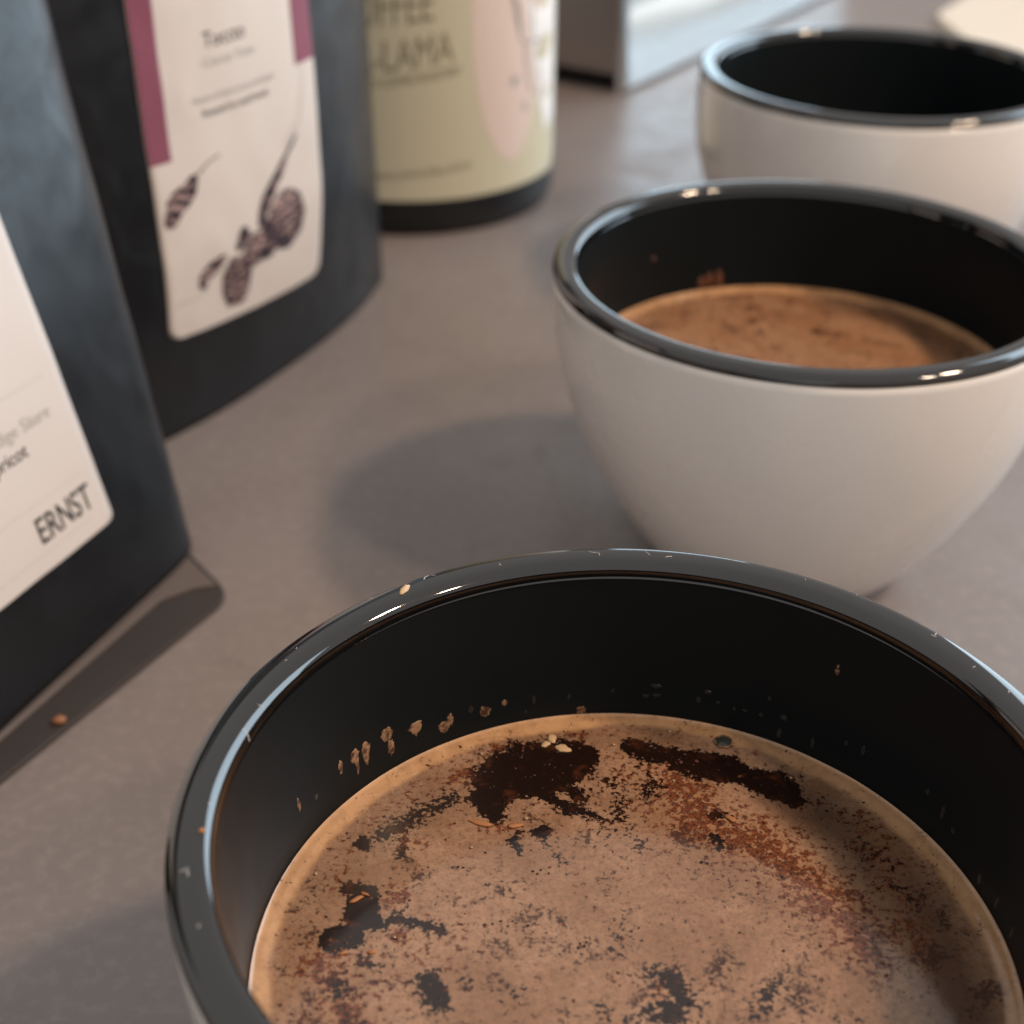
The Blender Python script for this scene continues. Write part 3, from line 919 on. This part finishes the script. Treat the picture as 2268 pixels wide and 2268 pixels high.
lettering("lettering", RS, invR, "COFFEE", OLIVE_INK, lab3, -112, 60.5, 10.5, 35, .5, False, 0, .085)
lettering("lettering", RS, invR, "KIL-LAMA", OLIVE_INK, lab3, -112, 47.6, 9.2, 42, .5, False, 0, .10)
lettering("lettering", RS, invR, "SPECIALTY COFFEE ROASTERY", OLIVE_INK, lab3, -113, 43.2, 2.6, 46, .5, False, 0, .105)
lettering("lettering", RS, invR, "ROASTED WITH LOVE IN SMALL BATCH", OLIVE_INK, lab3, -113, 16.6, 2.2, 49, .5, False, 0, .075)

# ------------------------------------------------------------------ low slab under the nearest bag
def rounded_slab(name, pts, r, h, mat, mat2, parent=None, z0=.2, bev=.0006, o=(0, 0)):
    bm = bmesh.new()
    out = []
    n = len(pts)
    for i in range(n):
        p, a, b = (np.array(pts[k % n], float) for k in (i, i - 1, i + 1))
        d0 = (a - p) / np.linalg.norm(a - p); d1 = (b - p) / np.linalg.norm(b - p)
        p0, p1 = p + d0 * r, p + d1 * r
        for k in range(9):
            t = k / 8
            out.append((1 - t) ** 2 * p0 + 2 * t * (1 - t) * p + t * t * p1)
    bot = [bm.verts.new(((q[0] - o[0]) * MM, (q[1] - o[1]) * MM, z0 * MM)) for q in out]
    top = [bm.verts.new(((q[0] - o[0]) * MM, (q[1] - o[1]) * MM, h * MM)) for q in out]
    bm.faces.new(top); bm.faces.new(bot[::-1])
    for i in range(len(out)):
        j = (i + 1) % len(out)
        f = bm.faces.new((bot[i], bot[j], top[j], top[i])); f.material_index = 1
    bmesh.ops.recalc_face_normals(bm, faces=bm.faces)
    ed = [e for e in bm.edges if all(v.co.z > h * MM - 1e-6 for v in e.verts)]
    bmesh.ops.bevel(bm, geom=ed, offset=bev, segments=2, affect='EDGES', profile=.5)
    me = bpy.data.meshes.new(name); bm.to_mesh(me); bm.free()
    me.materials.append(mat); me.materials.append(mat2)
    return link(bpy.data.objects.new(name, me), parent)


shade_root = empty("contact_shade_sheet", (-70, 230, 0))
tag(shade_root, "thin dark brown sheet with rounded corner, standing in for shade under the nearest black coffee bag", "mat")
rounded_slab("shade_sheet", [(-53.2, 227.6), (-143, 62), (-205, 96), (-105, 298)], 5.0, 1.0, SLAB_EDGE, SLAB_EDGE, shade_root, .2, .0003, (-70, 230))  # dark sheet shaped to read as a soft contact shadow along the bag
rounded_slab("inner_pad", [(-56.4, 230.2), (-60.6, 229.4), (-66.2, 225.4), (-84.2, 185.0), (-140, 63.5), (-200, 99), (-106, 294)], .8, 1.55, SLAB, SLAB, shade_root, 1.02, .0003, (-70, 230))
# ------------------------------------------------------------------ steel appliance
app = empty("steel_appliance", (43, 570, 0))
tag(app, "brushed steel appliance corner standing behind the far cup", "appliance")
dr, dl = np.array([.54, .8417]), np.array([-.8417, .54])


def prism(name, mat, a0, a1, b0, b1, z0, z1, lean, parent, bev=1.2):
    bm = bmesh.new(); V = []
    for z in (z0, z1):
        k = lean * (z - z0)
        for a, b in ((a0, b0), (a1, b0), (a1, b1), (a0, b1)):
            bb = b + (k if b == b0 else 0)
            q = dr * a + dl * bb
            V.append(bm.verts.new((q[0] * MM, q[1] * MM, z * MM)))
    for f in ((3, 2, 1, 0), (4, 5, 6, 7), (0, 1, 5, 4), (1, 2, 6, 5), (2, 3, 7, 6), (3, 0, 4, 7)):
        bm.faces.new([V[i] for i in f])
    bmesh.ops.recalc_face_normals(bm, faces=bm.faces)
    if bev: bmesh.ops.bevel(bm, geom=bm.edges[:], offset=bev * MM, segments=3, affect='EDGES', profile=.5)
    me = bpy.data.meshes.new(name); bm.to_mesh(me); bm.free(); me.materials.append(mat)
    return link(bpy.data.objects.new(name, me), parent)


prism("front_panel", STEEL_SHADED, -.9, 1.6, 3.4, 176, 7, 150, .0, app, .8)
prism("side_panel", STEEL_LIT, 0, 230, 0, 3, 1.2, 150, .10, app, 1.2)
prism("housing", STEEL_SHADED, 2.2, 228, 17.5, 174, 6, 146, 0, app, 1.0)
prism("base_foot", RUBBER, 8, 222, 3.6, 170, .2, 6.8, 0, app, .6)

# ------------------------------------------------------------------ pale flat slab at the back right
bo = rounded_slab("pale_slab", [(193, 692), (203, 520), (480, 520), (480, 1000), (390, 1010)], 8, 4, PALE_SLAB, PALE_SLAB)  # flat cream slab filling the pale area behind the far cup
tag(bo, "pale cream flat slab lying behind the farthest cup at the right", "board")

# ------------------------------------------------------------------ crumbs
def crumb(loc, s, mat, label, seed, el=1.0, rz=0.0):
    random.seed(seed)
    v, f = blob_verts(s * el, s, s * .7, 12, 8, .22)
    c, sn = math.cos(rz), math.sin(rz)
    o = mesh_obj("crumb", [(a * c - b * sn, a * sn + b * c, h) for a, b, h in v], f, mat)
    o.location = [k * MM for k in loc]
    return tag(o, label, "crumb")


crumb((-75.7, 189.9, 1.5), 1.0, CRUMB_D, "orange brown crumb lying on the countertop in front of the nearest bag", 5, 1.2, .3)
crumb((13.2 - 26.0, 107.7 + 36.0, 60.65), .45, STRAW, "tiny straw coloured flake lying on the black rim of the nearest cup", 7, 2.4, 1.2)
crumb((13.2 + 43.0 * math.cos(R(-173.9)), 107.7 + 43.0 * math.sin(R(-173.9)), 60.5), .3, CRUMB, "speck of reddish coffee on the left side of the nearest cup's rim", 9, 1.2, .5)
